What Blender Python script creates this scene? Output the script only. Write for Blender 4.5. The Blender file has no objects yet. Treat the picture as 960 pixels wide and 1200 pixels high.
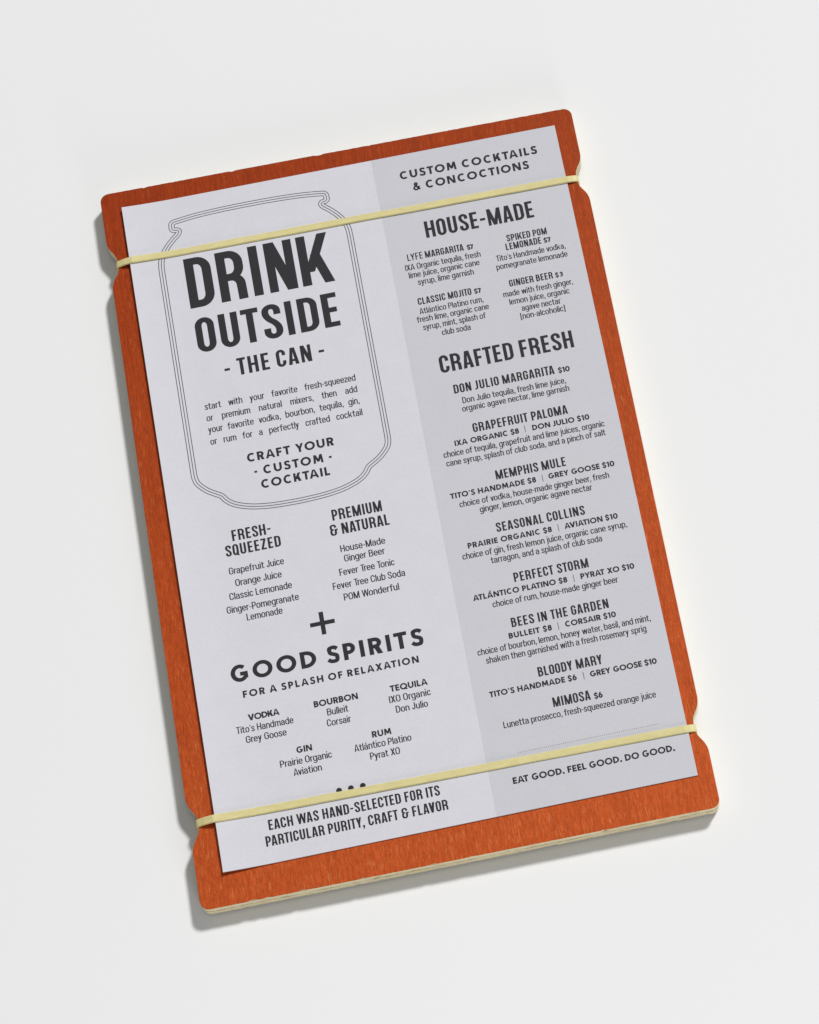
import bpy, bmesh, math, random
from mathutils import Vector, noise

random.seed(7)
IN = 0.0254
scene = bpy.context.scene
C = scene.collection

# ------------------------------------------------------------------ camera
cam_d = bpy.data.cameras.new('camera')
cam = bpy.data.objects.new('camera', cam_d)
C.objects.link(cam)
cam.location = (0.05055177, -0.71793781, 1.44982511)
cam.rotation_euler = (0.45478966, 0.0251072, -0.20138782)
cam_d.sensor_fit = 'VERTICAL'
cam_d.sensor_height = 36.0
cam_d.sensor_width = 28.8
cam_d.lens = 120.0
cam_d.shift_x = -375.554 / 1200.0
cam_d.shift_y = -59.56 / 1200.0
cam_d.clip_start = 0.05
cam_d.clip_end = 60.0
scene.camera = cam

# ------------------------------------------------------------------ light
world = bpy.data.worlds.new('World')
scene.world = world
world.use_nodes = True
wb = world.node_tree.nodes['Background']
wb.inputs[0].default_value = (0.965, 0.985, 1.0, 1)
wb.inputs[1].default_value = 0.265


def softbox(name, direction, dist, size, power, colour):
    ld = bpy.data.lights.new(name, 'AREA')
    ld.shape = 'DISK'
    ld.size = size
    ld.energy = power
    ld.color = colour
    o = bpy.data.objects.new(name, ld)
    C.objects.link(o)
    d = Vector(direction).normalized()
    o.location = d * dist
    o.rotation_euler = d.to_track_quat('Z', 'Y').to_euler()
    return o


softbox('key_softbox', (0.235, 0.25, 0.36), 12.0, 1.75, 1265.0, (1.0, 0.995, 0.99))
softbox('front_softbox', (0.2, -1.0, 0.26), 1.5, 0.45, 5.5, (1.0, 0.995, 0.985))

scene.view_settings.view_transform = 'Standard'
scene.view_settings.look = 'None'
scene.view_settings.exposure = 0.0
scene.view_settings.gamma = 1.0
scene.view_settings.use_curve_mapping = False
scene.render.engine = 'CYCLES'


# ------------------------------------------------------------------ materials
def new_mat(name, colour, rough=0.5, spec=0.5):
    m = bpy.data.materials.new(name)
    m.use_nodes = True
    b = m.node_tree.nodes['Principled BSDF']
    b.inputs['Base Color'].default_value = (*colour, 1)
    b.inputs['Roughness'].default_value = rough
    b.inputs['Specular IOR Level'].default_value = spec
    return m, m.node_tree, b


def nd(nt, kind, **kw):
    n = nt.nodes.new(kind)
    for k, v in kw.items():
        setattr(n, k, v)
    return n


def coords(nt, scale):
    tc = nd(nt, 'ShaderNodeTexCoord')
    mp = nd(nt, 'ShaderNodeMapping')
    mp.inputs['Scale'].default_value = scale
    nt.links.new(tc.outputs['Object'], mp.inputs['Vector'])
    return mp.outputs['Vector']


def noise_tex(nt, vec, scale, detail=4, rough=0.55):
    n = nd(nt, 'ShaderNodeTexNoise')
    n.inputs['Scale'].default_value = scale
    n.inputs['Detail'].default_value = detail
    n.inputs['Roughness'].default_value = rough
    nt.links.new(vec, n.inputs['Vector'])
    return n.outputs['Fac']


def ramp(nt, fac, stops):
    r = nd(nt, 'ShaderNodeValToRGB')
    e = r.color_ramp.elements
    while len(e) < len(stops):
        e.new(0.5)
    for el, (p, c) in zip(e, stops):
        el.position = p
        el.color = (*c, 1)
    nt.links.new(fac, r.inputs['Fac'])
    return r.outputs['Color']


def mix(nt, kind, fac, a, b):
    m = nd(nt, 'ShaderNodeMix', data_type='RGBA', blend_type=kind)
    for key, val in (('Factor', fac), ('A', a), ('B', b)):
        idx = {'Factor': 0, 'A': 6, 'B': 7}[key]
        if hasattr(val, 'is_linked') or hasattr(val, 'links'):
            nt.links.new(val, m.inputs[idx])
        else:
            m.inputs[idx].default_value = val if idx == 0 else (*val, 1)
    return m.outputs[2]


def bump(nt, bsdf, height, strength, dist):
    b = nd(nt, 'ShaderNodeBump')
    b.inputs['Strength'].default_value = strength
    b.inputs['Distance'].default_value = dist
    nt.links.new(height, b.inputs['Height'])
    nt.links.new(b.outputs['Normal'], bsdf.inputs['Normal'])


# white sweep the board lies on
m_ground, nt, bs = new_mat('white_surface', (0.86, 0.86, 0.86), 0.9, 0.1)

# orange stained veneer: fine streaks along the board (y), pale open-grain flecks
m_stain, nt, bs = new_mat('orange_stain', (0.45, 0.07, 0.015), 0.46, 1.0)
bs.inputs['Specular Tint'].default_value = (1.0, 0.30, 0.10, 1)
wv = coords(nt, (1, 1, 1))
fine = noise_tex(nt, coords(nt, (1250, 210, 1)), 1.0, 3, 0.65)
streak = noise_tex(nt, coords(nt, (560, 26, 1)), 1.0, 3, 0.6)
mid = noise_tex(nt, coords(nt, (900, 40, 1)), 1.0, 4, 0.6)
broad = noise_tex(nt, coords(nt, (60, 22, 1)), 1.0, 3, 0.5)
speck = noise_tex(nt, coords(nt, (1700, 900, 1)), 1.0, 2, 0.6)
fleck = noise_tex(nt, coords(nt, (1700, 150, 1)), 1.0, 3, 0.6)
clus = noise_tex(nt, coords(nt, (110, 60, 1)), 1.0, 2, 0.5)
col = ramp(nt, mid, [(0.2, (0.20, 0.015, 0.002)), (0.8, (0.36, 0.036, 0.0055))])
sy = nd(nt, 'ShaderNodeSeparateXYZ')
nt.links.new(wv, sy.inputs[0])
foot_light = nd(nt, 'ShaderNodeMapRange')
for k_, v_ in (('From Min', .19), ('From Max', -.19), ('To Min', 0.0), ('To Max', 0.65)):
    foot_light.inputs[k_].default_value = v_
nt.links.new(sy.outputs[1], foot_light.inputs['Value'])
col = mix(nt, 'MIX', foot_light.outputs[0], col, (0.60, 0.098, 0.021))  # brighter light and sheen towards the foot, painted into the base colour
col = mix(nt, 'MULTIPLY', 0.9, col, ramp(nt, fine, [(0.32, (0.77, 0.70, 0.63)), (0.68, (1.23, 1.33, 1.5))]))
col = mix(nt, 'MULTIPLY', 0.8, col, ramp(nt, streak, [(0.32, (0.86, 0.82, 0.80)), (0.68, (1.12, 1.2, 1.22))]))
col = mix(nt, 'MULTIPLY', 0.8, col, ramp(nt, broad, [(0.3, (0.94, 0.92, 0.91)), (0.7, (1.04, 1.06, 1.06))]))
col = mix(nt, 'MULTIPLY', 0.7, col, ramp(nt, speck, [(0.3, (0.75, 0.72, 0.7)), (0.7, (1.2, 1.25, 1.3))]))
# pale open pores, thicker on the ground towards the foot of the board where the stain is worn
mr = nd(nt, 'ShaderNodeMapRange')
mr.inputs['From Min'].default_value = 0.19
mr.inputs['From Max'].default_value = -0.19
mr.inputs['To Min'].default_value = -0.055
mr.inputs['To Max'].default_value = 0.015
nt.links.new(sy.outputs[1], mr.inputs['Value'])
ad = nd(nt, 'ShaderNodeMath', operation='ADD')
nt.links.new(fleck, ad.inputs[0])
cl = nd(nt, 'ShaderNodeMath', operation='MULTIPLY_ADD')
nt.links.new(clus, cl.inputs[0])
cl.inputs[1].default_value = 0.22
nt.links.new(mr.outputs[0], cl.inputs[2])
nt.links.new(cl.outputs[0], ad.inputs[1])
fl = ramp(nt, ad.outputs[0], [(0.69, (0, 0, 0)), (0.83, (1, 1, 1))])
bw = nd(nt, 'ShaderNodeMath', operation='MULTIPLY')
nt.links.new(fl, bw.inputs[0])
bw.inputs[1].default_value = 0.42
col = mix(nt, 'MIX', bw.outputs[0], col, (0.80, 0.34, 0.12))
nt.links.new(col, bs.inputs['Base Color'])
bump(nt, bs, fine, 0.25, 0.0002)

# raw plywood edge
m_ply, nt, bs = new_mat('raw_plywood', (0.72, 0.60, 0.36), 0.75, 0.25)
n1 = noise_tex(nt, coords(nt, (260, 260, 40)), 1.0, 4, 0.6)
nt.links.new(ramp(nt, n1, [(0.3, (0.66, 0.58, 0.38)), (0.7, (0.76, 0.69, 0.48))]), bs.inputs['Base Color'])
bump(nt, bs, n1, 0.4, 0.0004)
m_ply2, nt, bs = new_mat('raw_plywood_cross', (0.6, 0.47, 0.27), 0.8, 0.2)
n1 = noise_tex(nt, coords(nt, (700, 700, 90)), 1.0, 4, 0.6)
nt.links.new(ramp(nt, n1, [(0.3, (0.58, 0.49, 0.30)), (0.7, (0.70, 0.62, 0.42))]), bs.inputs['Base Color'])
bump(nt, bs, n1, 0.4, 0.0004)

# uncoated card with a faint blue-grey cast; grey tint printed right of x = split
m_card, nt, bs = new_mat('menu_card', (0.66, 0.655, 0.70), 0.62, 0.35)
tc = nd(nt, 'ShaderNodeTexCoord')
sx = nd(nt, 'ShaderNodeSeparateXYZ')
nt.links.new(tc.outputs['Object'], sx.inputs[0])
gt = nd(nt, 'ShaderNodeMath', operation='GREATER_THAN')
nt.links.new(sx.outputs[0], gt.inputs[0])
gt.inputs[1].default_value = (4.872 - 4.25) * IN
col = mix(nt, 'MIX', gt.outputs[0], (0.675, 0.667, 0.715), (0.588, 0.588, 0.628))
pn = noise_tex(nt, coords(nt, (620, 620, 1)), 1.0, 4, 0.7)
col = mix(nt, 'MULTIPLY', 0.6, col, ramp(nt, pn, [(0.3, (0.95, 0.95, 0.95)), (0.7, (1.04, 1.04, 1.04))]))
pn2 = noise_tex(nt, coords(nt, (90, 90, 1)), 1.0, 3, 0.6)
col = mix(nt, 'MULTIPLY', 1.0, col, ramp(nt, pn2, [(0.3, (0.985, 0.98, 0.98)), (0.7, (1.01, 1.012, 1.015))]))
nt.links.new(col, bs.inputs['Base Color'])
bump(nt, bs, pn, 0.12, 0.0001)

m_ink, nt, bs = new_mat('charcoal_ink', (0.022, 0.022, 0.025), 0.6, 0.25)
m_line, nt, bs = new_mat('grey_line_ink', (0.10, 0.10, 0.11), 0.6, 0.25)

m_band, nt, bs = new_mat('natural_rubber', (0.72, 0.66, 0.28), 0.5, 0.4)
b1 = noise_tex(nt, coords(nt, (160, 500, 160)), 1.0, 4, 0.6)
b2 = noise_tex(nt, coords(nt, (1200, 1200, 1200)), 1.0, 2, 0.5)
col = ramp(nt, b1, [(0.3, (0.66, 0.58, 0.26)), (0.7, (0.74, 0.66, 0.32))])
col = mix(nt, 'MULTIPLY', 1.0, col, ramp(nt, b2, [(0.22, (0.7, 0.65, 0.55)), (0.30, (1, 1, 1))]))
nt.links.new(col, bs.inputs['Base Color'])
bs.inputs['Subsurface Weight'].default_value = 0.08
bs.inputs['Subsurface Radius'].default_value = (0.001, 0.0008, 0.0003)
bump(nt, bs, b1, 0.2, 0.0003)


# ------------------------------------------------------------------ helpers
def mesh_obj(name, verts, faces, mat, parent=None, smooth=False):
    me = bpy.data.meshes.new(name)
    me.from_pydata(verts, [], faces)
    me.materials.append(mat)
    if smooth:
        for p in me.polygons:
            p.use_smooth = True
    me.update()
    o = bpy.data.objects.new(name, me)
    C.objects.link(o)
    o.parent = parent
    return o


def thing(name, label, cat, loc=(0, 0, 0), rz=0.0, group=None):
    o = bpy.data.objects.new(name, None)
    o.empty_display_size = 0.02
    C.objects.link(o)
    o.location = loc
    o.rotation_euler = (0, 0, rz)
    o['label'] = label
    o['category'] = cat
    if group:
        o['group'] = group
    return o


def catmull(pts, n=8, closed=False):
    out = []
    N = len(pts)
    rng = range(N) if closed else range(N - 1)
    for i in rng:
        p0 = pts[(i - 1) % N] if closed else pts[max(i - 1, 0)]
        p1, p2 = pts[i], pts[(i + 1) % N]
        p3 = pts[(i + 2) % N] if closed else pts[min(i + 2, N - 1)]
        for k in range(n):
            t = k / n
            out.append(tuple(0.5 * (2 * b + (c - a) * t + (2 * a - 5 * b + 4 * c - d) * t * t
                                    + (-a + 3 * b - 3 * c + d) * t ** 3)
                             for a, b, c, d in zip(p0, p1, p2, p3)))
    if not closed:
        out.append(tuple(pts[-1]))
    return out


# ------------------------------------------------------------------ the surface
ZB = 0.0088        # top face of the board
g = mesh_obj('white_surface', [(-4, -4, 0), (4, -4, 0), (4, 4, 0), (-4, 4, 0)], [(0, 1, 2, 3)], m_ground)
g['kind'] = 'structure'

# ------------------------------------------------------------------ the board
HW, HH, NY, ND = 4.633, 7.402, 5.80, 0.163
R = 0.17


def board_outline():
    """half-inch units; right side from top to bottom, then mirrored, with a finely sampled edge"""
    def corner(cx, cy, a0, a1, n=10):
        return [(cx + R * math.cos(a0 + (a1 - a0) * k / n), cy + R * math.sin(a0 + (a1 - a0) * k / n)) for k in range(n + 1)]
    notch = [(0, .60), (0, .53), (-.012, .44), (-.045, .345), (-.10, .25), (-.145, .165), (-ND, .085), (-ND, 0)]
    notch = notch + [(x, -y) for x, y in notch[-2::-1]]
    notch = catmull(notch, 5)
    pts = []
    pts += corner(HW - R, HH - R, math.pi / 2, 0)
    pts += [(HW + x, NY + y) for x, y in notch]
    n = 70
    y0, y1 = NY - .60, -NY + .60
    pts += [(HW, y0 + (y1 - y0) * k / n) for k in range(1, n)]
    pts += [(HW + x, -NY + y) for x, y in notch]
    pts += corner(HW - R, -HH + R, 0, -math.pi / 2)
    n = 220
    half = pts
    bottom = [(HW - R - (2 * HW - 2 * R) * k / n, -HH) for k in range(1, n)]
    left = [(-x, y) for x, y in half[::-1]]
    top = [(-(HW - R) + (2 * HW - 2 * R) * k / n, HH) for k in range(1, n)]
    return half + bottom + left + top


OUT = board_outline()


def slab(name, z0, z1, mat, parent, seed, rag, inset=0.0, side_mat=None, bev=0.0):
    """one veneer of the plywood, its end-grain edges (top and bottom) a little ragged"""
    pts = []
    for x, y in OUT:
        w = max(0.0, (abs(y) - (HH - 0.02)) / 0.02)
        r = noise.noise(Vector((x * 3.1, seed, 0))) * 0.5 + noise.noise(Vector((x * 11, seed + 3, 0))) * 0.35 \
            + noise.noise(Vector((x * 34, seed + 7, 0))) * 0.25
        chip = max(0.0, noise.noise(Vector((x * 7.3, seed + 11, y))) - 0.33) * 2.2
        d = (r * rag + chip * rag * 1.6) * w
        s = 0.0015 * noise.noise(Vector((y * 9, seed, x)))
        pts.append(((x - math.copysign(inset + s, x)) * IN, (y - math.copysign(max(-0.006, d) + inset, y)) * IN))
    n = len(pts)
    vs = [(x, y, z0) for x, y in pts]
    if bev:
        vs += [(x, y, z1 - bev) for x, y in pts]
        cx = [((x - math.copysign(bev * 0.8, x)), (y - math.copysign(bev * 0.8, y)), z1) for x, y in pts]
        vs += cx
        fs = [tuple(range(2 * n, 3 * n))[::-1], tuple(range(n))]
        for k in range(n):
            j = (k + 1) % n
            fs.append((k, j, n + j, n + k))
            fs.append((n + k, n + j, 2 * n + j, 2 * n + k))
    else:
        vs += [(x, y, z1) for x, y in pts]
        fs = [tuple(range(n, 2 * n))[::-1], tuple(range(n))]
        for k in range(n):
            j = (k + 1) % n
            fs.append((k, j, n + j, n + k))
    o = mesh_obj(name, vs, fs, mat, parent)
    bm = bmesh.new()
    bm.from_mesh(o.data)
    bmesh.ops.recalc_face_normals(bm, faces=bm.faces)
    bmesh.ops.triangulate(bm, faces=[f for f in bm.faces if len(f.verts) > 4])
    bm.to_mesh(o.data)
    bm.free()
    if side_mat:
        o.data.materials.append(side_mat)
        for p in o.data.polygons:
            if abs(p.normal.z) < 0.3:
                p.material_index = 1
    return o


board = thing('menu_board', 'orange stained plywood board with notched sides under the printed menu card',
              'menu board', (0, 0, 0))
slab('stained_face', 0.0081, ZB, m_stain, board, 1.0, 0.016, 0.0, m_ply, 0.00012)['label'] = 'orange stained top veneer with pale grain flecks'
zz = [0.0012, 0.0029, 0.0046, 0.0063, 0.0081]
for k in range(4):
    slab('ply', zz[k], zz[k + 1], m_ply if k % 2 else m_ply2, board, 5.0 + k * 3.7, 0.014, 0.004 if k % 2 else 0.010)

# ------------------------------------------------------------------ the menu card
PH = 13.797
CARD_T = 0.0005
menu = thing('menu_card', 'tall pale card printed with cocktails and a jar outline, strapped to the orange board',
             'menu', (0.05538094 * IN, 0.12712876 * IN, 0), 0.00653136)


def zs(u, v):
    """height of the card's face: flat with the left edge and the corners lifting a little"""
    e = max(0.0, 1.1 - u) / 1.1
    z = 0.0094 + 0.0013 * e * e
    z += 0.00006 * math.sin(v * 0.9) * math.sin(u * 0.7)
    return z


def P(u, v, dz=0.0):
    return ((u - 4.25) * IN, (PH / 2 - v) * IN, zs(u, v) + dz)


nu, nv = 86, 138
vs, fs = [], []
for j in range(nv + 1):
    for i in range(nu + 1):
        vs.append(P(8.5 * i / nu, PH * j / nv))
for j in range(nv):
    for i in range(nu):
        a = j * (nu + 1) + i
        fs.append((a, a + nu + 1, a + nu + 2, a + 1))
nb = len(vs)
vs += [(x, y, z - CARD_T) for x, y, z in vs]
fs += [tuple(nb + i for i in f[::-1]) for f in fs]
ring = [i for i in range(nu + 1)] + [j * (nu + 1) + nu for j in range(1, nv + 1)] \
    + [nv * (nu + 1) + i for i in range(nu - 1, -1, -1)] + [j * (nu + 1) for j in range(nv - 1, 0, -1)]
m = len(ring)
for k in range(m):
    j = (k + 1) % m
    fs.append((ring[k], ring[j], nb + ring[j], nb + ring[k]))
mesh_obj('sheet', vs, fs, m_card, menu)


# ------------------------------------------------------------------ lettering engine
class Face:
    """one typeface: every glyph is built from strokes of an elliptical pen (stem width w, bar thickness t)"""
    def __init__(s, kind, w, t, widths, sb, xh=0.73):
        s.kind, s.w, s.t, s.W, s.sb, s.xh = kind, w, t, widths, sb, xh


CAPW_B = dict(A=.53, B=.49, C=.48, D=.49, E=.39, F=.38, G=.48, H=.51, I=.18, J=.33, K=.57, L=.38, M=.70, N=.53, O=.48, P=.47,
              Q=.48, R=.50, S=.47, T=.44, U=.48, V=.54, W=.86, X=.52, Y=.50, Z=.42)
CAPW_G = dict(A=.93, B=.66, C=.86, D=.82, E=.56, F=.55, G=.93, H=.81, I=.2, J=.42, K=.74, L=.52, M=.98, N=.84, O=1.04, P=.64,
              Q=1.04, R=.68, S=.62, T=.68, U=.80, V=.90, W=1.3, X=.82, Y=.80, Z=.66)
CAPW_U = dict(A=.62, B=.56, C=.56, D=.56, E=.46, F=.44, G=.58, H=.56, I=.14, J=.42, K=.58, L=.43, M=.72, N=.57, O=.58, P=.53,
              Q=.58, R=.56, S=.53, T=.51, U=.55, V=.58, W=.86, X=.57, Y=.57, Z=.50)
LOW_U = dict(a=.46, b=.48, c=.44, d=.48, e=.47, f=.32, g=.48, h=.46, i=.13, j=.19, k=.49, l=.13, m=.73, n=.46, o=.49, p=.48,
             q=.48, r=.30, s=.42, t=.32, u=.46, v=.45, w=.70, x=.45, y=.45, z=.40)
CAPW_B = {k: (v * .94 if k != 'K' else v * 1.0) for k, v in CAPW_B.items()}
F_B = Face('b', .163, .142, CAPW_B, .058)
F_BL = Face('b', .128, .115, CAPW_B, .05)
F_G = Face('g', .245, .222, {k: v * 1.06 for k, v in CAPW_G.items()}, .05)
LOW_U = {k: (v * 1.07 if v > .2 else v) for k, v in LOW_U.items()}
F_U = Face('u', .142, .112, CAPW_U, .038)
ROUND_L, ROUND_R = set('CGOQ0368$acdegoqs&'), set('BCDGOPQSbcegmnhoprs0368')
KERN = {}
for a, b, k in [('A', 'TVYW', -.14), ('TVYW', 'A', -.14), ('L', 'TVY', -.14), ('FP', 'A', -.12), ('T', 'oeaucrsy', -.12),
                ('V', 'oea', -.08), ('Y', 'O', -.05), ('T', 'O', -.04), ('r', 'aeocgd,.', -.04), ('k', 'o', -.02),
                ('A', 'v', -.05), ('W', 'oe', -.05), ('R', 'TYV', -.03), ('PYT', '.,', -.12), ('P', 'o', -.02), ('v', 'o,', -.03)]:
    for x in a:
        for y in b:
            KERN[x + y] = k


def fillet(pts, rx, ry, closed=False, n=7, sharp=()):
    out = []
    N = len(pts)
    for i, p in enumerate(pts):
        if not closed and i in (0, N - 1) or i in sharp:
            out.append(p)
            continue
        q, r = pts[i - 1], pts[(i + 1) % N]
        ds = []
        for o in (q, r):
            dx, dy = o[0] - p[0], o[1] - p[1]
            L = math.hypot(dx, dy) or 1e-6
            want = rx * abs(dx / L) + ry * abs(dy / L)
            oi = pts.index(o)
            lim = L * (1.0 if (not closed and oi in (0, N - 1)) or oi in sharp else 0.5)
            d = min(want, lim * 0.999)
            ds.append((p[0] + dx / L * d, p[1] + dy / L * d))
        a, b = ds
        k = .5523
        c1 = (a[0] + (p[0] - a[0]) * k, a[1] + (p[1] - a[1]) * k)
        c2 = (b[0] + (p[0] - b[0]) * k, b[1] + (p[1] - b[1]) * k)
        for s in range(n + 1):
            t = s / n
            out.append(tuple((1 - t) ** 3 * A + 3 * t * (1 - t) ** 2 * B + 3 * t * t * (1 - t) * Cc + t ** 3 * Dd
                             for A, B, Cc, Dd in zip(a, c1, c2, b)))
    res = [out[0]]
    for p in out[1:]:
        if math.hypot(p[0] - res[-1][0], p[1] - res[-1][1]) > 1e-4:
            res.append(p)
    if closed and math.hypot(res[0][0] - res[-1][0], res[0][1] - res[-1][1]) < 1e-4:
        res.pop()
    return res


class Pen:
    def __init__(s):
        s.prims = []          # each: (verts2d, faces)

    def poly(s, pts):
        s.prims.append((list(pts), [tuple(range(len(pts)))]))

    def bar(s, x0, y0, x1, y1):
        s.poly([(x0, y0), (x1, y0), (x1, y1), (x0, y1)])

    def sl(s, x0, y0, x1, y1, h):
        s.poly([(x0, y0), (x0 + h, y0), (x1 + h, y1), (x1, y1)])

    def stroke(s, pts, w, t, closed=False):
        N = len(pts)
        vs, fs = [], []
        for i, p in enumerate(pts):
            if closed:
                a, b = pts[i - 1], pts[(i + 1) % N]
                c = p
            else:
                a, b, c = pts[max(i - 1, 0)], pts[min(i + 1, N - 1)], p
            d1 = (c[0] - a[0], c[1] - a[1]); d2 = (b[0] - c[0], b[1] - c[1])
            l1, l2 = math.hypot(*d1), math.hypot(*d2)
            if l1 < 1e-9: d1, l1 = d2, l2
            if l2 < 1e-9: d2, l2 = d1, l1
            d1 = (d1[0] / l1, d1[1] / l1); d2 = (d2[0] / l2, d2[1] / l2)
            tx, ty = d1[0] + d2[0], d1[1] + d2[1]
            L = math.hypot(tx, ty) or 1
            tx, ty = tx / L, ty / L
            m = 1 / max(0.5, tx * d1[0] + ty * d1[1])
            nx, ny = -ty * m * w / 2, tx * m * t / 2
            vs += [(p[0] + nx, p[1] + ny), (p[0] - nx, p[1] - ny)]
        rng = N if closed else N - 1
        for i in range(rng):
            j = (i + 1) % N
            fs.append((2 * i, 2 * j, 2 * j + 1, 2 * i + 1))
        s.prims.append((vs, fs))


def glyph(ch, F):
    p = Pen()
    w, t, k = F.w, F.t, F.kind
    acc = {'Á': 'A', 'á': 'a'}.get(ch)
    base = acc or ch
    W = F.W.get(base)
    if W is None:
        W = LOW_U.get(base)
    if W is None:
        W = {'$': .50, '0': .50, '1': .34, '3': .46, '6': .52, '7': .48, '8': .54, '&': .56, '-': .26, '.': w * 1.1, ',': w * 1.1,
             "'": w * .9, '[': .22, ']': .22, '|': .1, '+': .7}.get(base, .4)
        if k == 'g':
            W = {'0': .80, '$': .64, '6': .68, '8': .66, '3': .62, '7': .64, '1': .40, '&': .78, '-': .30}.get(base, W)
    ov = .015 if k == 'g' else .008
    a = w / 2
    X0, X1, Y0, Y1 = a, W - a, t / 2 - ov, 1 - t / 2 + ov
    b0, b1 = t / 2, 1 - t / 2
    rx = (W - w) / 2
    ry = {'b': (W - w) / 2 * 1.25, 'g': (Y1 - Y0) / 2, 'u': .27}[k]
    S = lambda pts, closed=False, rx_=None, ry_=None, sharp=(): p.stroke(
        fillet(pts, rx if rx_ is None else rx_, ry if ry_ is None else ry_, closed, sharp=sharp), w, t, closed)
    h = w * 1.06
    if base.islower():
        xh = F.xh
        yt, yb = xh - t / 2 + ov, t / 2 - ov
        r_, q_ = rx, .20
        B = lambda pts, closed=False, sharp=(): S(pts, closed, r_, q_, sharp)
        oval = [(X0, yb), (X1, yb), (X1, yt), (X0, yt)]
        if base == 'a':
            B([(X0 + .01, .52), (X0 + .01, yt), (X1 - .01, yt), (X1 - .01, 0)])
            S([(X1 - .01, .40), (X0, .40), (X0, yb), (X1 - .01, yb), (X1 - .01, .22)], rx_=.14, ry_=.15)
        elif base in 'bp':
            B(oval, True)
            p.bar(0, 0 if base == 'b' else -.27, w, 1 if base == 'b' else xh)
        elif base in 'dq':
            B(oval, True)
            p.bar(W - w, 0 if base == 'd' else -.27, W, 1 if base == 'd' else xh)
        elif base == 'c':
            B([(X1, .50), (X1, yt), (X0, yt), (X0, yb), (X1, yb), (X1, .23)])
        elif base == 'e':
            B([(X0, .375), (X1, .375), (X1, yt), (X0, yt), (X0, yb), (X1 - .01, yb), (X1 - .01, .19)], sharp=(1,))
        elif base == 'o':
            B(oval, True)
        elif base == 'f':
            S([(.07 + a, 0), (.07 + a, b1), (W + .04, b1)], rx_=.12, ry_=.14)
            p.bar(-.02, xh - t, W, xh)
        elif base == 'g':
            B(oval, True)
            S([(X1, xh), (X1, -.24), (X0, -.24), (X0, -.13)], rx_=.16, ry_=.14)
        elif base in 'hn':
            p.bar(0, 0, w, 1 if base == 'h' else xh)
            S([(X0, .40), (X0, yt), (X1, yt), (X1, 0)], rx_=r_, ry_=.2)
        elif base == 'm':
            p.bar(0, 0, w, xh)
            c = W / 2
            S([(X0, .40), (X0, yt), (c, yt), (c, 0)], rx_=.15, ry_=.19)
            S([(c, .40), (c, yt), (X1, yt), (X1, 0)], rx_=.15, ry_=.19)
        elif base in 'il':
            p.bar(0, 0, w, 1 if base == 'l' else xh)
            if base == 'i':
                p.bar(0, .87, w, 1)
        elif base == 'j':
            S([(X1, xh), (X1, -.22), (-.04, -.22)], rx_=.12, ry_=.12)
            p.bar(W - w, .87, W, 1)
        elif base == 'k':
            p.bar(0, 0, w, 1)
            p.sl(w * .55, .24, W - h * 1.0, xh, h * .95)
            p.sl(W - h, 0, W * .36, .44, h * .95)
        elif base == 'r':
            p.bar(0, 0, w, xh)
            S([(X0, .36), (X0, yt - .01), (W, yt - .01)], rx_=.17, ry_=.2)
        elif base == 's':
            S([(X1 - .01, .52), (X1 - .01, yt), (X0 + .01, yt), (X0 + .01, .44), (X1, .30), (X1, yb), (X0, yb), (X0, .22)], rx_=.13, ry_=.13)
        elif base == 't':
            S([(.07 + a, .95), (.07 + a, b0), (W + .02, b0)], rx_=.1, ry_=.12)
            p.bar(-.02, xh - t, W, xh)
        elif base == 'u':
            p.bar(W - w, 0, W, xh)
            S([(X1, .33), (X1, yb), (X0, yb), (X0, xh)], rx_=r_, ry_=.2)
        elif base in 'vy':
            c = W / 2 - h / 2
            p.sl(c, 0, 0, xh, h)
            if base == 'v':
                p.sl(c, 0, W - h, xh, h)
            else:
                p.sl(c - .09, -.2, W - h, xh, h)
                p.bar(.02, -.28, c + .07, -.28 + t)
        elif base == 'w':
            q = W * .27 - h / 2
            p.sl(q, 0, 0, xh, h); p.sl(q, 0, W / 2 - h / 2, xh, h)
            p.sl(W - q - h, 0, W / 2 - h / 2, xh, h); p.sl(W - q - h, 0, W - h, xh, h)
        elif base == 'x':
            p.sl(0, 0, W - h, xh, h); p.sl(W - h, 0, 0, xh, h)
        elif base == 'z':
            p.bar(0, 0, W, t); p.bar(0, xh - t, W, xh); p.sl(0, t * .8, W - h, xh - t * .8, h)
        if acc:
            p.sl(W * .38, .82, W * .55, 1.0, w)
        return p, W
    # ---- capitals, figures, marks
    if base == 'A':
        tw = h * (1.25 if k == 'b' else 1.05)
        p.poly([(0, 0), (h, 0), (W / 2 + tw * .12, 1), (W / 2 - tw / 2, 1)])
        p.poly([(W - h, 0), (W, 0), (W / 2 + tw / 2, 1), (W / 2 - tw * .12, 1)])
        yb = .19
        f = (yb + t / 2)
        p.bar(h * .6 + f * (W / 2 - h * .8), yb, W - (h * .6 + f * (W / 2 - h * .8)), yb + t * .9)
    elif base == 'B':
        p.bar(0, 0, w, 1)
        my = .53
        r2 = .17 if k != 'g' else .235
        S([(a, b1), (X1 - .03, b1), (X1 - .03, my), (a, my)], rx_=r2, ry_=r2)
        S([(a, my), (X1, my), (X1, b0), (a, b0)], rx_=r2, ry_=r2)
    elif base == 'C':
        if k == 'g':
            cx, rX, rY = W / 2 + .06, W / 2 - a + .02, (Y1 - Y0) / 2
            p.stroke([(cx + rX * math.cos(q), .5 + rY * math.sin(q)) for q in
                      [math.radians(48 + (312 - 48) * i / 26) for i in range(27)]], w, t)
        else:
            S([(X1, .655), (X1, Y1), (X0, Y1), (X0, Y0), (X1, Y0), (X1, .345)])
    elif base == 'G':
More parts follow.
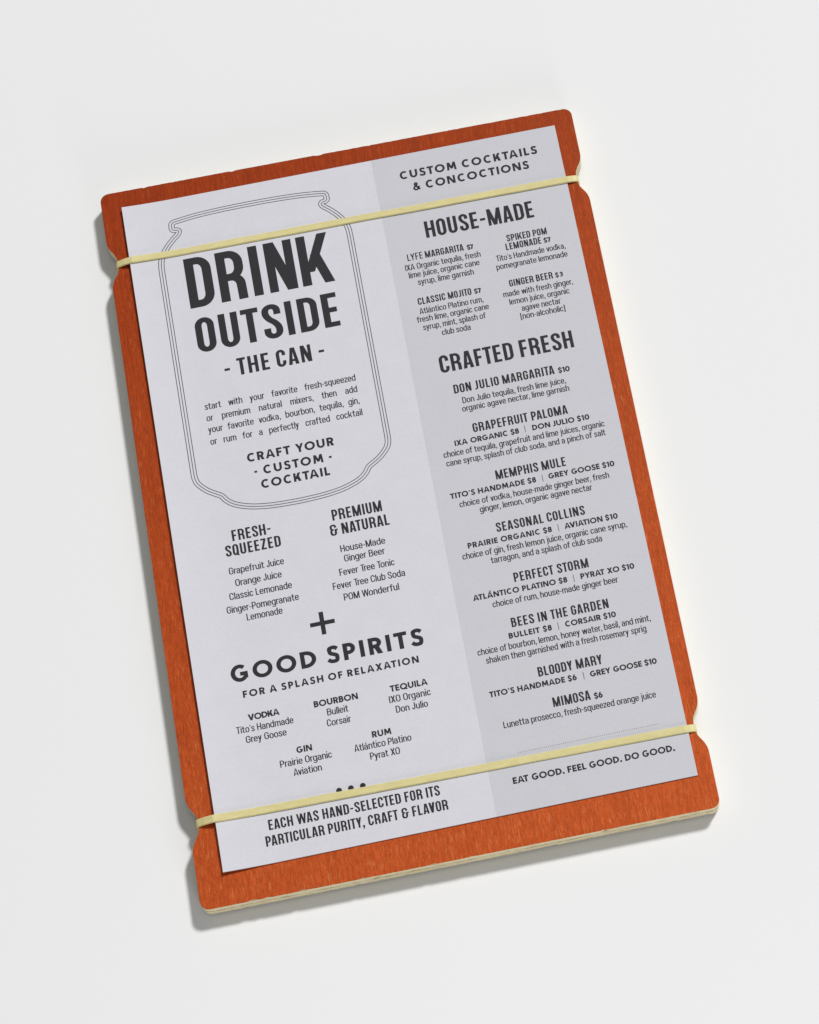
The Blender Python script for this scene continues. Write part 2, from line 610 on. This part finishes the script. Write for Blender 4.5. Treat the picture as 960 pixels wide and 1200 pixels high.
        if k == 'g':
            cx, rX, rY = W / 2, W / 2 - a, (Y1 - Y0) / 2
            arc = [(cx + rX * math.cos(q), .5 + rY * math.sin(q)) for q in
                   [math.radians(48 + (318 - 48) * i / 26) for i in range(27)]]
            p.stroke(arc, w, t)
            p.bar(W - w * 1.22, .17, W - w * .22, .56)
            p.bar(W * .52, .56 - t, W - w * .22, .56)
        else:
            S([(X1, .68), (X1, Y1), (X0, Y1), (X0, Y0), (X1, Y0), (X1, .5)])
            p.bar(W * .52, .5 - t * .5, W, .5 + t * .45)
    elif base in 'OQ':
        S([(X0, Y0), (X1, Y0), (X1, Y1), (X0, Y1)], True)
        if base == 'Q':
            if k == 'g':
                p.sl(W - w * 1.0, -.04, W * .52, .32, w * 1.1)
            else:
                p.sl(W - w * .7, -.05, W * .5, .26, w * .95)
    elif base == 'D':
        p.bar(0, 0, w, 1)
        S([(a, b1), (X1, b1), (X1, b0), (a, b0)], rx_=(rx * 1.1 if k != 'g' else W * .52), ry_=(ry if k == 'b' else (.36 if k == 'u' else .41)))
    elif base == 'E':
        p.bar(0, 0, w, 1); p.bar(a, 0, W, t); p.bar(a, 1 - t, W, 1); p.bar(a, .5 - t / 2, W * .93, .5 + t / 2)
    elif base == 'F':
        p.bar(0, 0, w, 1); p.bar(a, 1 - t, W, 1); p.bar(a, .49 - t / 2, W * .92, .49 + t / 2)
    elif base == 'H':
        p.bar(0, 0, w, 1); p.bar(W - w, 0, W, 1); p.bar(a, .5 - t / 2, W - a, .5 + t / 2)
    elif base == 'I':
        p.bar(0, 0, w, 1); W = w
    elif base == 'J':
        S([(X1, 1), (X1, Y0), (.0 if k != 'u' else X0, Y0)] + ([] if k != 'u' else [(X0, .3)]), rx_=.15, ry_=.2)
    elif base == 'K':
        p.bar(0, 0, w, 1)
        ha = h * (1.02 if k == 'b' else 1.15 if k == 'g' else 1.0)
        p.sl(w * .45, .26, W - ha * 1.05, 1, ha)
        p.sl(W - ha, 0, W * .36, .60, ha)
    elif base == 'L':
        p.bar(0, 0, w, 1); p.bar(a, 0, W, t)
    elif base == 'M':
        if k == 'b':
            p.bar(0, 0, w * .9, 1); p.bar(W - w * .9, 0, W, 1)
            p.sl(W / 2 - w * .5, 0, 0, 1, w * 1.05); p.sl(W / 2 - w * .5, 0, W - w * 1.05, 1, w * 1.05)
        elif k == 'g':
            p.sl(0, 0, .07, 1, w * .95); p.sl(W - w * .95, 0, W - .07 - w * .95, 1, w * .95)
            p.sl(W / 2 - w * .5, .18, .07, 1, w * 1.05); p.sl(W / 2 - w * .5, .18, W - .07 - w * 1.05, 1, w * 1.05)
        else:
            p.bar(0, 0, w, 1); p.bar(W - w, 0, W, 1)
            p.sl(W / 2 - w * .5, 0, 0, 1, w * 1.05); p.sl(W / 2 - w * .5, 0, W - w * 1.05, 1, w * 1.05)
    elif base == 'N':
        p.bar(0, 0, w * .95, 1); p.bar(W - w * .95, 0, W, 1); p.sl(W - h * 1.08, 0, 0, 1, h * 1.08)
    elif base in 'PR':
        p.bar(0, 0, w, 1)
        my = .43 if base == 'P' else .47
        r2 = {'b': .17, 'g': .25, 'u': .2}[k]
        S([(a, b1), (X1, b1), (X1, my), (a, my)], rx_=r2, ry_=r2 * 1.1)
        if base == 'R':
            if k == 'b':
                S([(W * .45, my), (X1 - .005, my), (X1 + .005, 0)], rx_=.16, ry_=.16)
            elif k == 'u':
                S([(W * .45, my), (X1 - .01, my), (X1, 0)], rx_=.14, ry_=.14)
            else:
                p.sl(W - h * 1.06, 0, W * .36, my, h * 1.12)
    elif base == 'S':
        if k == 'g':
            p.stroke(catmull([(W - .07, .80), (W * .70, .895), (W * .47, .91), (W * .24, .85), (X0 + .03, .71), (W * .30, .575),
                              (W * .55, .50), (W * .78, .41), (X1, .26), (W * .74, .12), (W * .48, .088), (W * .24, .12), (.03, .225)], 4), w * .95, t)
        else:
            S([(X1, .69), (X1, Y1), (X0, Y1), (X0, .62), (X1, .40), (X1, Y0), (X0, Y0), (X0, .31)], rx_=rx, ry_=ry * .8)
    elif base == 'T':
        p.bar(0, 1 - t, W, 1); p.bar(W / 2 - a, 0, W / 2 + a, 1 - t * .5)
    elif base == 'U':
        S([(X0, 1), (X0, Y0), (X1, Y0), (X1, 1)], ry_=(.32 if k == 'g' else ry))
    elif base == 'V':
        c = W / 2 - h * .55
        p.sl(c, 0, 0, 1, h * 1.1); p.sl(c, 0, W - h * 1.1, 1, h * 1.1)
    elif base == 'W':
        h = h * .9
        q = W * .27 - h / 2
        p.sl(q, 0, 0, 1, h); p.sl(q, 0, W / 2 - h / 2, 1, h)
        p.sl(W - q - h, 0, W / 2 - h / 2, 1, h); p.sl(W - q - h, 0, W - h, 1, h)
    elif base == 'X':
        p.sl(0, 0, W - h * 1.1, 1, h * 1.1); p.sl(W - h * 1.1, 0, 0, 1, h * 1.1)
    elif base == 'Y':
        c = W / 2 - h * .5
        p.sl(c, .38, 0, 1, h); p.sl(c, .38, W - h, 1, h); p.bar(W / 2 - a, 0, W / 2 + a, .45)
    elif base == 'Z':
        p.bar(0, 0, W, t); p.bar(0, 1 - t, W, 1); p.sl(0, t * .8, W - h, 1 - t * .8, h)
    elif base == '0':
        S([(X0, Y0), (X1, Y0), (X1, Y1), (X0, Y1)], True)
    elif base == '1':
        p.bar(W - w, 0, W, 1)
        p.poly([(0, .70), (W - w * .5, .86), (W - w * .3, 1), (W - w * 1.0, 1), (0, .86)])
    elif base == '3':
        S([(X0 - .02, b1), (X1, b1), (X1, .56), (W * .3, .56)], rx_=.2, ry_=.22)
        S([(W * .3, .56), (X1, .56), (X1, b0), (X0 - .04, b0)], rx_=.22, ry_=.25)
    elif base == '6':
        S([(X0, Y0), (X1, Y0), (X1, .60), (X0, .60)], True, rx_=.5, ry_=.5)
        p.stroke(catmull([(X0 + .005, .32), (X0 + .06, .58), (W * .45, .84), (W * .62, 1.0)], 5), w, t)
    elif base == '7':
        p.bar(0, 1 - t, W, 1); p.sl(W * .18, 0, W - h * 1.05, 1 - t * .6, h * 1.05)
    elif base == '8':
        S([(X0 + .02, .54), (X1 - .02, .54), (X1 - .02, Y1), (X0 + .02, Y1)], True, rx_=.5, ry_=.5)
        S([(X0, Y0), (X1, Y0), (X1, .54), (X0, .54)], True, rx_=.5, ry_=.5)
    elif base == '$':
        S([(X1, .72), (X1, .90), (X0, .90), (X0, .58), (X1, .42), (X1, .10), (X0, .10), (X0, .28)], rx_=.15, ry_=.15)
        p.bar(W / 2 - a * .7, .86, W / 2 + a * .7, 1.10); p.bar(W / 2 - a * .7, -.10, W / 2 + a * .7, .14)
    elif base == '&':
        if k == 'b':
            S([(W * .74, .70), (W * .74, Y1), (X0, Y1), (X0, .53), (W * .50, .53)], rx_=.14, ry_=.16)
            S([(W * .50, .53), (X0, .53), (X0, Y0), (W * .74, Y0), (W * .74, .50)], rx_=.14, ry_=.17)
            p.bar(W * .62, .44, W * 1.04, .44 + t * .95)
        else:
            p.stroke(catmull([(W - .05, .06), (W * .62, .36), (W * .34, .66), (W * .30, .83), (W * .46, .93), (W * .61, .81), (W * .50, .62),
                              (W * .20, .42), (W * .13, .24), (W * .30, .08), (W * .55, .10), (W * .76, .28), (W * .86, .50)], 4), w * .85, t * .85)
    elif base == '-':
        p.bar(0, .33 + (.06 if k == 'b' else 0), W, .33 + t + (.06 if k == 'b' else 0))
    elif base in '.,':
        p.bar(0, 0, w * 1.1, t * 1.2)
        if base == ',':
            p.poly([(w * .4, 0), (w * 1.1, 0), (w * .55, -.2), (w * .0, -.2)])
    elif base == "'":
        p.poly([(.01, 1), (w * .9, 1), (w * .7, .70), (w * .25, .70)])
    elif base in '[]':
        x = 0 if base == '[' else W - w
        p.bar(x, -.16, x + w, 1.02); p.bar(0, 1.02 - t, W, 1.02); p.bar(0, -.16, W, -.16 + t)
    if acc:
        p.sl(W * .42, 1.07, W * .52, 1.27, w)
    return p, W


def sidebearing(ch, F, side):
    base = {'Á': 'A', 'á': 'a'}.get(ch, ch)
    s = F.sb
    if F.kind == 'b' and base in 'AVWXYK':
        return s * .45
    if F.kind == 'u' and base in 'XK':
        return s * .5
    if base in ('ATVWXYvwyxz7' if F.kind != 'g' else 'ATVWXY7'):
        return s * .15
    if base in (ROUND_L if side == 'l' else ROUND_R):
        return s * .65
    return s


SPACE = {'b': .32, 'g': .46, 'u': .32}
REPORT = []


def set_line(text, F, u0, u1, v, cap, name, parent, mat, mode='track'):
    """set one line of type between u0 and u1 (inches) on baseline v, capitals `cap` inches tall"""
    items, x, nsp, ngap = [], 0.0, 0, 0
    prev = None
    for ch in text:
        if ch == ' ':
            x += SPACE[F.kind]; nsp += 1; prev = None
            items.append((None, x, nsp, ngap))
            continue
        pen, W = glyph(ch, F)
        if prev is not None:
            x += sidebearing(prev, F, 'r') + sidebearing(ch, F, 'l') + KERN.get(prev + ch, 0) * (.35 if F.kind == 'b' else 1)
            ngap += 1
        elif items:
            ngap += 1
        items.append((pen, x, nsp, ngap))
        x += W
        prev = ch
    nat = x
    want = (u1 - u0) / cap
    sx, track, wsp = 1.0, 0.0, 0.0
    if mode == 'justify':
        wsp = (want - nat) / max(1, nsp)
    elif mode == 'track':
        track = (want - nat) / max(1, ngap)
    else:
        # mostly a matter of letter width, the rest in the tracking
        sx = min(1.10, max(0.90, want / nat))
        track = (want / sx - nat) / max(1, ngap)
    REPORT.append('%-34s nat %.2f want %.2f ratio %.3f track %.3f' % (text[:34], nat, want, want / nat, track))
    vs, fs = [], []
    for pen, gx, isp, igap in items:
        if pen is None:
            continue
        for q, (pv, pf) in enumerate(pen.prims):
            n0 = len(vs)
            for px, py in pv:
                uu = u0 + (gx + px + track * igap + wsp * isp) * sx * cap
                vs.append(P(uu, v - py * cap, 0.00003 + 0.000008 * q))
            fs += [tuple(n0 + i for i in f) for f in pf]
    o = mesh_obj(name, vs, fs, mat, parent)
    bm = bmesh.new()
    bm.from_mesh(o.data)
    for f in bm.faces:
        f.normal_update()
        if f.normal.z < 0:
            f.normal_flip()
    bm.to_mesh(o.data)
    bm.free()
    return o


FONT = {'b': F_B, 'bl': F_BL, 'g': F_G, 'u': F_U}
LINES = [
    ('DRINK', 'b', 0.995, 3.783, 2.479, 1.0986),
    ('OUTSIDE', 'b', 1.014, 3.735, 3.455, 0.7354),
    ('- THE CAN -', 'b', 1.438, 3.337, 4.088, 0.3619),
    ('start with your favorite fresh-squeezed', 'u', 0.961, 3.824, 4.680, 0.1390),
    ('or premium natural mixers, then add', 'u', 0.961, 3.818, 4.925, 0.1390),
    ('your favorite vodka, bourbon, tequila, gin,', 'u', 0.958, 3.819, 5.173, 0.1390),
    ('or rum for a perfectly crafted cocktail', 'u', 0.963, 3.834, 5.428, 0.1390),
    ('CRAFT YOUR', 'g', 1.577, 3.212, 5.933, 0.1775),
    ('- CUSTOM -', 'g', 1.675, 3.130, 6.238, 0.1775),
    ('COCKTAIL', 'g', 1.756, 3.048, 6.526, 0.1775),
    ('FRESH-', 'b', 1.078, 1.797, 7.475, 0.2235),
    ('SQUEEZED', 'b', 0.920, 1.943, 7.766, 0.2235),
    ('Grapefruit Juice', 'u', 0.923, 1.940, 8.134, 0.1390),
    ('Orange Juice', 'u', 1.004, 1.860, 8.387, 0.1390),
    ('Classic Lemonade', 'u', 0.860, 2.011, 8.641, 0.1390),
    ('Ginger-Pomegranate', 'u', 0.773, 2.099, 8.900, 0.1390),
    ('Lemonade', 'u', 1.109, 1.767, 9.107, 0.1390),
    ('PREMIUM', 'b', 2.944, 3.873, 7.467, 0.2235),
    ('& NATURAL', 'b', 2.864, 3.961, 7.770, 0.2235),
    ('House-Made', 'u', 2.990, 3.822, 8.129, 0.1390),
    ('Ginger Beer', 'u', 3.028, 3.783, 8.335, 0.1390),
    ('Fever Tree Tonic', 'u', 2.898, 3.919, 8.595, 0.1390),
    ('Fever Tree Club Soda', 'u', 2.739, 4.072, 8.849, 0.1390),
    ('POM Wonderful', 'u', 2.901, 3.919, 9.101, 0.1390),
    ('GOOD SPIRITS', 'g', 0.664, 4.179, 10.266, 0.3300),
    ('FOR A SPLASH OF RELAXATION', 'g', 0.823, 4.030, 10.593, 0.1360),
    ('VODKA', 'g', 0.847, 1.416, 11.049, 0.1220),
    ('BOURBON', 'g', 2.041, 2.842, 11.053, 0.1220),
    ('Bulleit', 'u', 2.250, 2.633, 11.256, 0.1340),
    ('Corsair', 'u', 2.216, 2.652, 11.464, 0.1340),
    ("Tito's Handmade", 'u', 0.608, 1.637, 11.263, 0.1340),
    ('Grey Goose', 'u', 0.749, 1.483, 11.468, 0.1340),
    ('TEQUILA', 'g', 3.429, 4.113, 11.052, 0.1220),
    ('IXO Organic', 'u', 3.378, 4.134, 11.262, 0.1340),
    ('Don Julio', 'u', 3.467, 4.047, 11.472, 0.1340),
    ('GIN', 'g', 1.602, 1.884, 11.851, 0.1220),
    ('Prairie Organic', 'u', 1.276, 2.210, 12.062, 0.1340),
    ('Aviation', 'u', 1.487, 1.996, 12.267, 0.1340),
    ('RUM', 'g', 2.969, 3.316, 11.850, 0.1220),
    ('Atlántico Platino', 'u', 2.618, 3.649, 12.049, 0.1340),
    ('Pyrat XO', 'u', 2.870, 3.409, 12.257, 0.1340),
    ('EACH WAS HAND-SELECTED FOR ITS', 'b', 0.905, 3.974, 13.184, 0.1940),
    ('PARTICULAR PURITY, CRAFT & FLAVOR', 'b', 0.813, 4.070, 13.479, 0.1940),
    ('CUSTOM COCKTAILS', 'g', 5.358, 8.061, 0.552, 0.1765),
    ('& CONCOCTIONS', 'g', 5.574, 7.847, 0.849, 0.1765),
    ('HOUSE-MADE', 'b', 5.640, 7.745, 1.940, 0.3680),
    ('LYFE', 'bl', 5.204, 5.499, 2.364, 0.1480),
    ('MARGARITA', 'b', 5.547, 6.296, 2.367, 0.1470),
    ('$7', 'g', 6.358, 6.483, 2.369, 0.1040),
    ('IXA Organic tequila, fresh', 'u', 5.128, 6.588, 2.570, 0.1285),
    ('lime juice, organic cane', 'u', 5.168, 6.535, 2.745, 0.1285),
    ('syrup, lime garnish', 'u', 5.314, 6.393, 2.924, 0.1285),
    ('CLASSIC MOJITO', 'b', 5.242, 6.274, 3.350, 0.1470),
    ('$7', 'g', 6.327, 6.461, 3.345, 0.1040),
    ('Atlántico Platino rum,', 'u', 5.239, 6.464, 3.554, 0.1285),
    ('fresh lime, organic cane', 'u', 5.162, 6.542, 3.727, 0.1285),
    ('syrup, mint, splash of', 'u', 5.247, 6.449, 3.909, 0.1285),
    ('club soda', 'u', 5.577, 6.127, 4.092, 0.1285),
    ('SPIKED POM', 'b', 7.136, 7.916, 2.360, 0.1470),
    ('LEMONADE', 'b', 7.086, 7.773, 2.544, 0.1470),
    ('$7', 'g', 7.822, 7.957, 2.541, 0.1040),
    ("Tito's Handmade vodka,", 'u', 6.863, 8.204, 2.748, 0.1285),
    ('pomegranate lemonade', 'u', 6.832, 8.212, 2.931, 0.1285),
    ('GINGER BEER', 'b', 7.008, 7.848, 3.343, 0.1470),
    ('$3', 'g', 7.897, 8.045, 3.339, 0.1040),
    ('made with fresh ginger,', 'u', 6.854, 8.197, 3.548, 0.1285),
    ('lemon juice, organic', 'u', 6.942, 8.097, 3.730, 0.1285),
    ('agave nectar', 'u', 7.144, 7.898, 3.911, 0.1285),
    ('[non-alcoholic]', 'u', 7.090, 7.951, 4.083, 0.1285),
    ('CRAFTED FRESH', 'b', 5.415, 7.968, 4.887, 0.3680),
    ('DON JULIO MARGARITA', 'b', 5.587, 7.503, 5.367, 0.1870),
    ('$10', 'g', 7.574, 7.795, 5.367, 0.1120),
    ('Don Julio tequila, fresh lime juice,', 'u', 5.706, 7.675, 5.601, 0.1285),
    ('organic agave nectar, lime garnish', 'u', 5.671, 7.707, 5.775, 0.1285),
    ('GRAPEFRUIT PALOMA', 'b', 5.795, 7.592, 6.241, 0.1870),
    ('IXA ORGANIC $8', 'g', 5.409, 6.626, 6.448, 0.1120),
    ('|', 'r', 6.743, 6.743, 6.453, 0.1450),
    ('DON JULIO $10', 'g', 6.879, 7.962, 6.444, 0.1120),
    ('choice of tequila, grapefruit and lime juices, organic', 'u', 5.166, 8.209, 6.648, 0.1285),
    ('cane syrup, splash of club soda, and a pinch of salt', 'u', 5.187, 8.191, 6.834, 0.1285),
    ('MEMPHIS MULE', 'b', 6.039, 7.355, 7.296, 0.1870),
    ("TITO'S HANDMADE $8", 'g', 5.144, 6.754, 7.508, 0.1120),
    ('|', 'r', 6.877, 6.877, 7.525, 0.1450),
    ('GREY GOOSE $10', 'g', 6.990, 8.233, 7.495, 0.1120),
    ('choice of vodka, house-made ginger beer, fresh', 'u', 5.282, 8.090, 7.711, 0.1285),
    ('ginger, lemon, organic agave nectar', 'u', 5.630, 7.737, 7.891, 0.1285),
    ('SEASONAL COLLINS', 'b', 5.860, 7.515, 8.351, 0.1870),
    ('PRAIRIE ORGANIC $8', 'g', 5.285, 6.853, 8.565, 0.1120),
    ('|', 'r', 6.976, 6.976, 8.582, 0.1450),
    ('AVIATION $10', 'g', 7.090, 8.088, 8.560, 0.1120),
    ('choice of gin, fresh lemon juice, organic cane syrup,', 'u', 5.152, 8.219, 8.766, 0.1285),
    ('tarragon, and a splash of club soda', 'u', 5.652, 7.719, 8.952, 0.1285),
    ('PERFECT STORM', 'b', 5.996, 7.378, 9.410, 0.1870),
    ('ATLÁNTICO PLATINO $8', 'g', 5.197, 6.942, 9.621, 0.1120),
    ('|', 'r', 7.064, 7.064, 9.639, 0.1450),
    ('PYRAT XO $10', 'g', 7.190, 8.189, 9.615, 0.1120),
    ('choice of rum, house-made ginger beer', 'u', 5.523, 7.846, 9.823, 0.1285),
    ('BEES IN THE GARDEN', 'b', 5.790, 7.583, 10.283, 0.1870),
    ('BULLEIT $8', 'g', 5.700, 6.492, 10.494, 0.1120),
    ('|', 'r', 6.613, 6.613, 10.512, 0.1450),
    ('CORSAIR $10', 'g', 6.736, 7.677, 10.486, 0.1120),
    ('choice of bourbon, lemon, honey water, basil, and mint,', 'u', 5.089, 8.273, 10.700, 0.1285),
    ('shaken then garnished with a fresh rosemary sprig', 'u', 5.213, 8.158, 10.888, 0.1285),
    ('BLOODY MARY', 'b', 6.087, 7.263, 11.339, 0.1870),
    ("TITO'S HANDMADE $6", 'g', 5.156, 6.750, 11.547, 0.1120),
    ('|', 'r', 6.879, 6.879, 11.563, 0.1450),
    ('GREY GOOSE $10', 'g', 6.997, 8.219, 11.544, 0.1120),
    ('MIMOSA', 'b', 6.241, 6.924, 11.975, 0.1870),
    ('$6', 'g', 6.988, 7.142, 11.978, 0.1120),
    ('Lunetta prosecco, fresh-squeezed orange juice', 'u', 5.298, 8.076, 12.183, 0.1285),
    ('EAT GOOD. FEEL GOOD. DO GOOD.', 'g', 5.273, 8.201, 13.262, 0.1250),
]
for text, fn, u0, u1, v, cap in LINES:
    if fn == 'r':
        vs = [P(u0 - .006, v, .00003), P(u0 + .006, v, .00003), P(u0 + .006, v - cap, .00003), P(u0 - .006, v - cap, .00003)]
        mesh_obj('divider_bar', vs, [(0, 1, 2, 3)], m_line, menu)
        continue
    mode = 'justify' if v > 4.6 and v < 5.5 and fn == 'u' and u1 < 4 else ('track' if fn == 'g' else 'width')
    name = {'b': 'heading', 'bl': 'heading', 'g': 'subheading', 'u': 'text_line'}[fn]
    set_line(text, FONT[fn], u0, u1, v, cap, name, menu, m_ink, mode)

# ------------------------------------------------------------------ ornaments
def flat(name, polys, mat, dz=.00003):
    vs, fs = [], []
    for pl in polys:
        n0 = len(vs)
        vs += [P(u, v, dz) for u, v in pl]
        fs.append(tuple(range(n0, len(vs))))
    o = mesh_obj(name, vs, fs, mat, menu)
    bm = bmesh.new(); bm.from_mesh(o.data)
    for f in bm.faces:
        f.normal_update()
        if f.normal.z < 0: f.normal_flip()
    bm.to_mesh(o.data); bm.free()
    return o


cu, cv, hl, th = 2.44, 9.453, .226, .041
flat('plus_sign', [[(cu - th, cv - hl), (cu + th, cv - hl), (cu + th, cv - th), (cu + hl, cv - th), (cu + hl, cv + th), (cu + th, cv + th),
                    (cu + th, cv + hl), (cu - th, cv + hl), (cu - th, cv + th), (cu - hl, cv + th), (cu - hl, cv - th), (cu - th, cv - th)]], m_ink)
for du in (2.228, 2.441, 2.655):
    flat('dot', [[(du + .052 * math.cos(q * math.pi / 10), 12.71 + .052 * math.sin(q * math.pi / 10)) for q in range(20)]], m_ink)
N = 66
dots = []
for i in range(N):
    du = 5.465 + (8.002 - 5.465) * i / (N - 1)
    dots.append([(du + .0075 * math.cos(q * math.pi / 3), 12.694 + .0075 * math.sin(q * math.pi / 3)) for q in range(6)])
flat('dotted_rule', dots, m_line)

# jar: middle contour as measured on the right half, mirrored about the jar's axis; three parallel hairlines
AX = 2.392
lip = fillet([(1.30, .499), (1.505, .528), (1.512, .700), (1.378, .712), (1.40, .80), (1.50, .882)], .05, .05)
half = catmull([(0, .437), (.30, .439), (.60, .446), (1.0, .466), (1.30, .499)], 6)[:-1] + lip \
    + catmull([(1.50, .882), (1.62, 1.01), (1.72, 1.15), (1.785, 1.285), (1.815, 1.42), (1.822, 1.60)], 5)[1:] \
    + [(1.822, 2.4), (1.822, 3.5), (1.822, 5.0), (1.822, 5.85)] \
    + catmull([(1.822, 5.97), (1.812, 6.08), (1.765, 6.20), (1.62, 6.355), (1.45, 6.470)], 5) \
    + fillet([(1.41, 6.492), (1.365, 6.53), (1.335, 6.585)], .02, .02) \
    + catmull([(1.30, 6.63), (1.21, 6.71), (1.05, 6.79), (.80, 6.865), (.45, 6.912), (0, 6.928)], 5)
mid_ = [(AX + x, y) for x, y in half] + [(AX - x, y) for x, y in half[-2:0:-1]]
n = len(mid_)
nrm = []
for i in range(n):
    a, c, b = mid_[i - 1], mid_[i], mid_[(i + 1) % n]
    l1 = math.hypot(c[0] - a[0], c[1] - a[1]); l2 = math.hypot(b[0] - c[0], b[1] - c[1])
    d1 = ((c[0] - a[0]) / l1, (c[1] - a[1]) / l1); d2 = ((b[0] - c[0]) / l2, (b[1] - c[1]) / l2)
    tx, ty = d1[0] + d2[0], d1[1] + d2[1]
    L = math.hypot(tx, ty)
    tx, ty = tx / L, ty / L
    m_ = 1 / max(.6, tx * d1[0] + ty * d1[1])
    nrm.append((ty * m_, -tx * m_))
vs, fs = [], []
for off in (-.052, 0, .052):
    n0 = len(vs)
    for (x, y), (nx, ny) in zip(mid_, nrm):
        for s in (-.0075, .0075):
            vs.append(P(x + nx * (off + s), y + ny * (off + s), .00003))
    for i in range(n):
        j = (i + 1) % n
        fs.append((n0 + 2 * i, n0 + 2 * i + 1, n0 + 2 * j + 1, n0 + 2 * j))
jar = mesh_obj('jar_outline', vs, fs, m_line, menu)
bm = bmesh.new(); bm.from_mesh(jar.data)
for f in bm.faces:
    f.normal_update()
    if f.normal.z < 0: f.normal_flip()
bm.to_mesh(jar.data); bm.free()
jar['label'] = 'mason jar drawn in three thin parallel grey lines'


# ------------------------------------------------------------------ rubber bands
def rubber_band(label, yl, yr, width, seed):
    """a flat band stretched round board and card; yl, yr: its centre height at the left and right notch (metres)"""
    xe = (HW - ND) * IN
    th = 0.0008
    r = 0.0009
    cx0, cx1 = menu.location.x - 4.25 * IN, menu.location.x + 4.25 * IN
    slope = math.tan(0.00653)
    path = []
    N = 90
    path.append((-xe + r * .35, ZB + .00002))
    path.append((-xe + .0022, ZB + .00025))
    top = []
    for i in range(N + 1):
        x = cx0 + .0002 + (cx1 - cx0 - .0004) * i / N
        u = (x - menu.location.x) / IN + 4.25
        top.append((x, zs(u, 7) + .00006 + (0.00004 if i in (0, N) else 0)))
    zl = top[0][1]
    path = [(-xe, ZB - .0006), (-xe + .0001, ZB - .00015), (-xe + .0005, ZB + .00005), ((-xe + cx0) / 2, (ZB + zl) / 2 + .0002)]
    path += top
    path += [((xe + cx1) / 2, (ZB + top[-1][1]) / 2 + .0001), (xe - .0005, ZB + .00005), (xe - .0001, ZB - .00015), (xe, ZB - .0006)]
    for z in (.006, .004, .0025, .0015):
        path.append((xe, z))
    path += [(xe - .0002, .00115), (xe - .0008, .00095)]
    for i in range(1, 12):
        path.append((xe - .0008 - (2 * xe - .0016) * i / 12, .00095))
    path += [(-xe + .0008, .00095), (-xe + .0002, .00115)]
    for z in (.0015, .0025, .004, .006):
        path.append((-xe, z))
    n = len(path)
    prof = [(-.5, 0), (-.5, .65), (-.42, 1), (.42, 1), (.5, .65), (.5, 0)]
    m = len(prof)
    vs, fs = [], []
    for i, (x, z) in enumerate(path):
        a, b = path[i - 1], path[(i + 1) % n]
        dx, dz = b[0] - a[0], b[1] - a[1]
        L = math.hypot(dx, dz)
        nx, nz = -dz / L, dx / L
        f = (x + xe) / (2 * xe)
        yc = yl + (yr - yl) * f + .00012 * noise.noise(Vector((x * 40, seed, 0)))
        wd = width * (1 + .05 * noise.noise(Vector((x * 60, seed + 5, 0))))
        for py, pz in prof:
            vs.append((x + nx * th * pz, yc + py * wd, max(0.0001, z + nz * th * pz)))
    for i in range(n):
        j = (i + 1) % n
        for k in range(m):
            l = (k + 1) % m
            fs.append((i * m + k, i * m + l, j * m + l, j * m + k))
    o = mesh_obj('rubber_band', vs, fs, m_band)
    bm = bmesh.new(); bm.from_mesh(o.data)
    bmesh.ops.recalc_face_normals(bm, faces=bm.faces)
    bm.to_mesh(o.data); bm.free()
    o['label'] = label
    o['category'] = 'rubber band'
    o['group'] = 'rubber bands round the menu board'
    return o


def pv(u, v):
    """page inches -> world y"""
    return menu.location.y + math.sin(.00653) * (u - 4.25) * IN + math.cos(.00653) * (PH / 2 - v) * IN


rubber_band('pale yellow rubber band across the top of the card, above the word DRINK', pv(-.24, (1.204, 1.270, 12.775, 12.903)[0]), pv(8.7, (1.204, 1.270, 12.775, 12.903)[1]), .0035, 1.3)
rubber_band('pale yellow rubber band across the foot of the card, above the line about hand-selected spirits', pv(-.24, (1.204, 1.270, 12.775, 12.903)[2]), pv(8.7, (1.204, 1.270, 12.775, 12.903)[3]), .0036, 8.9)
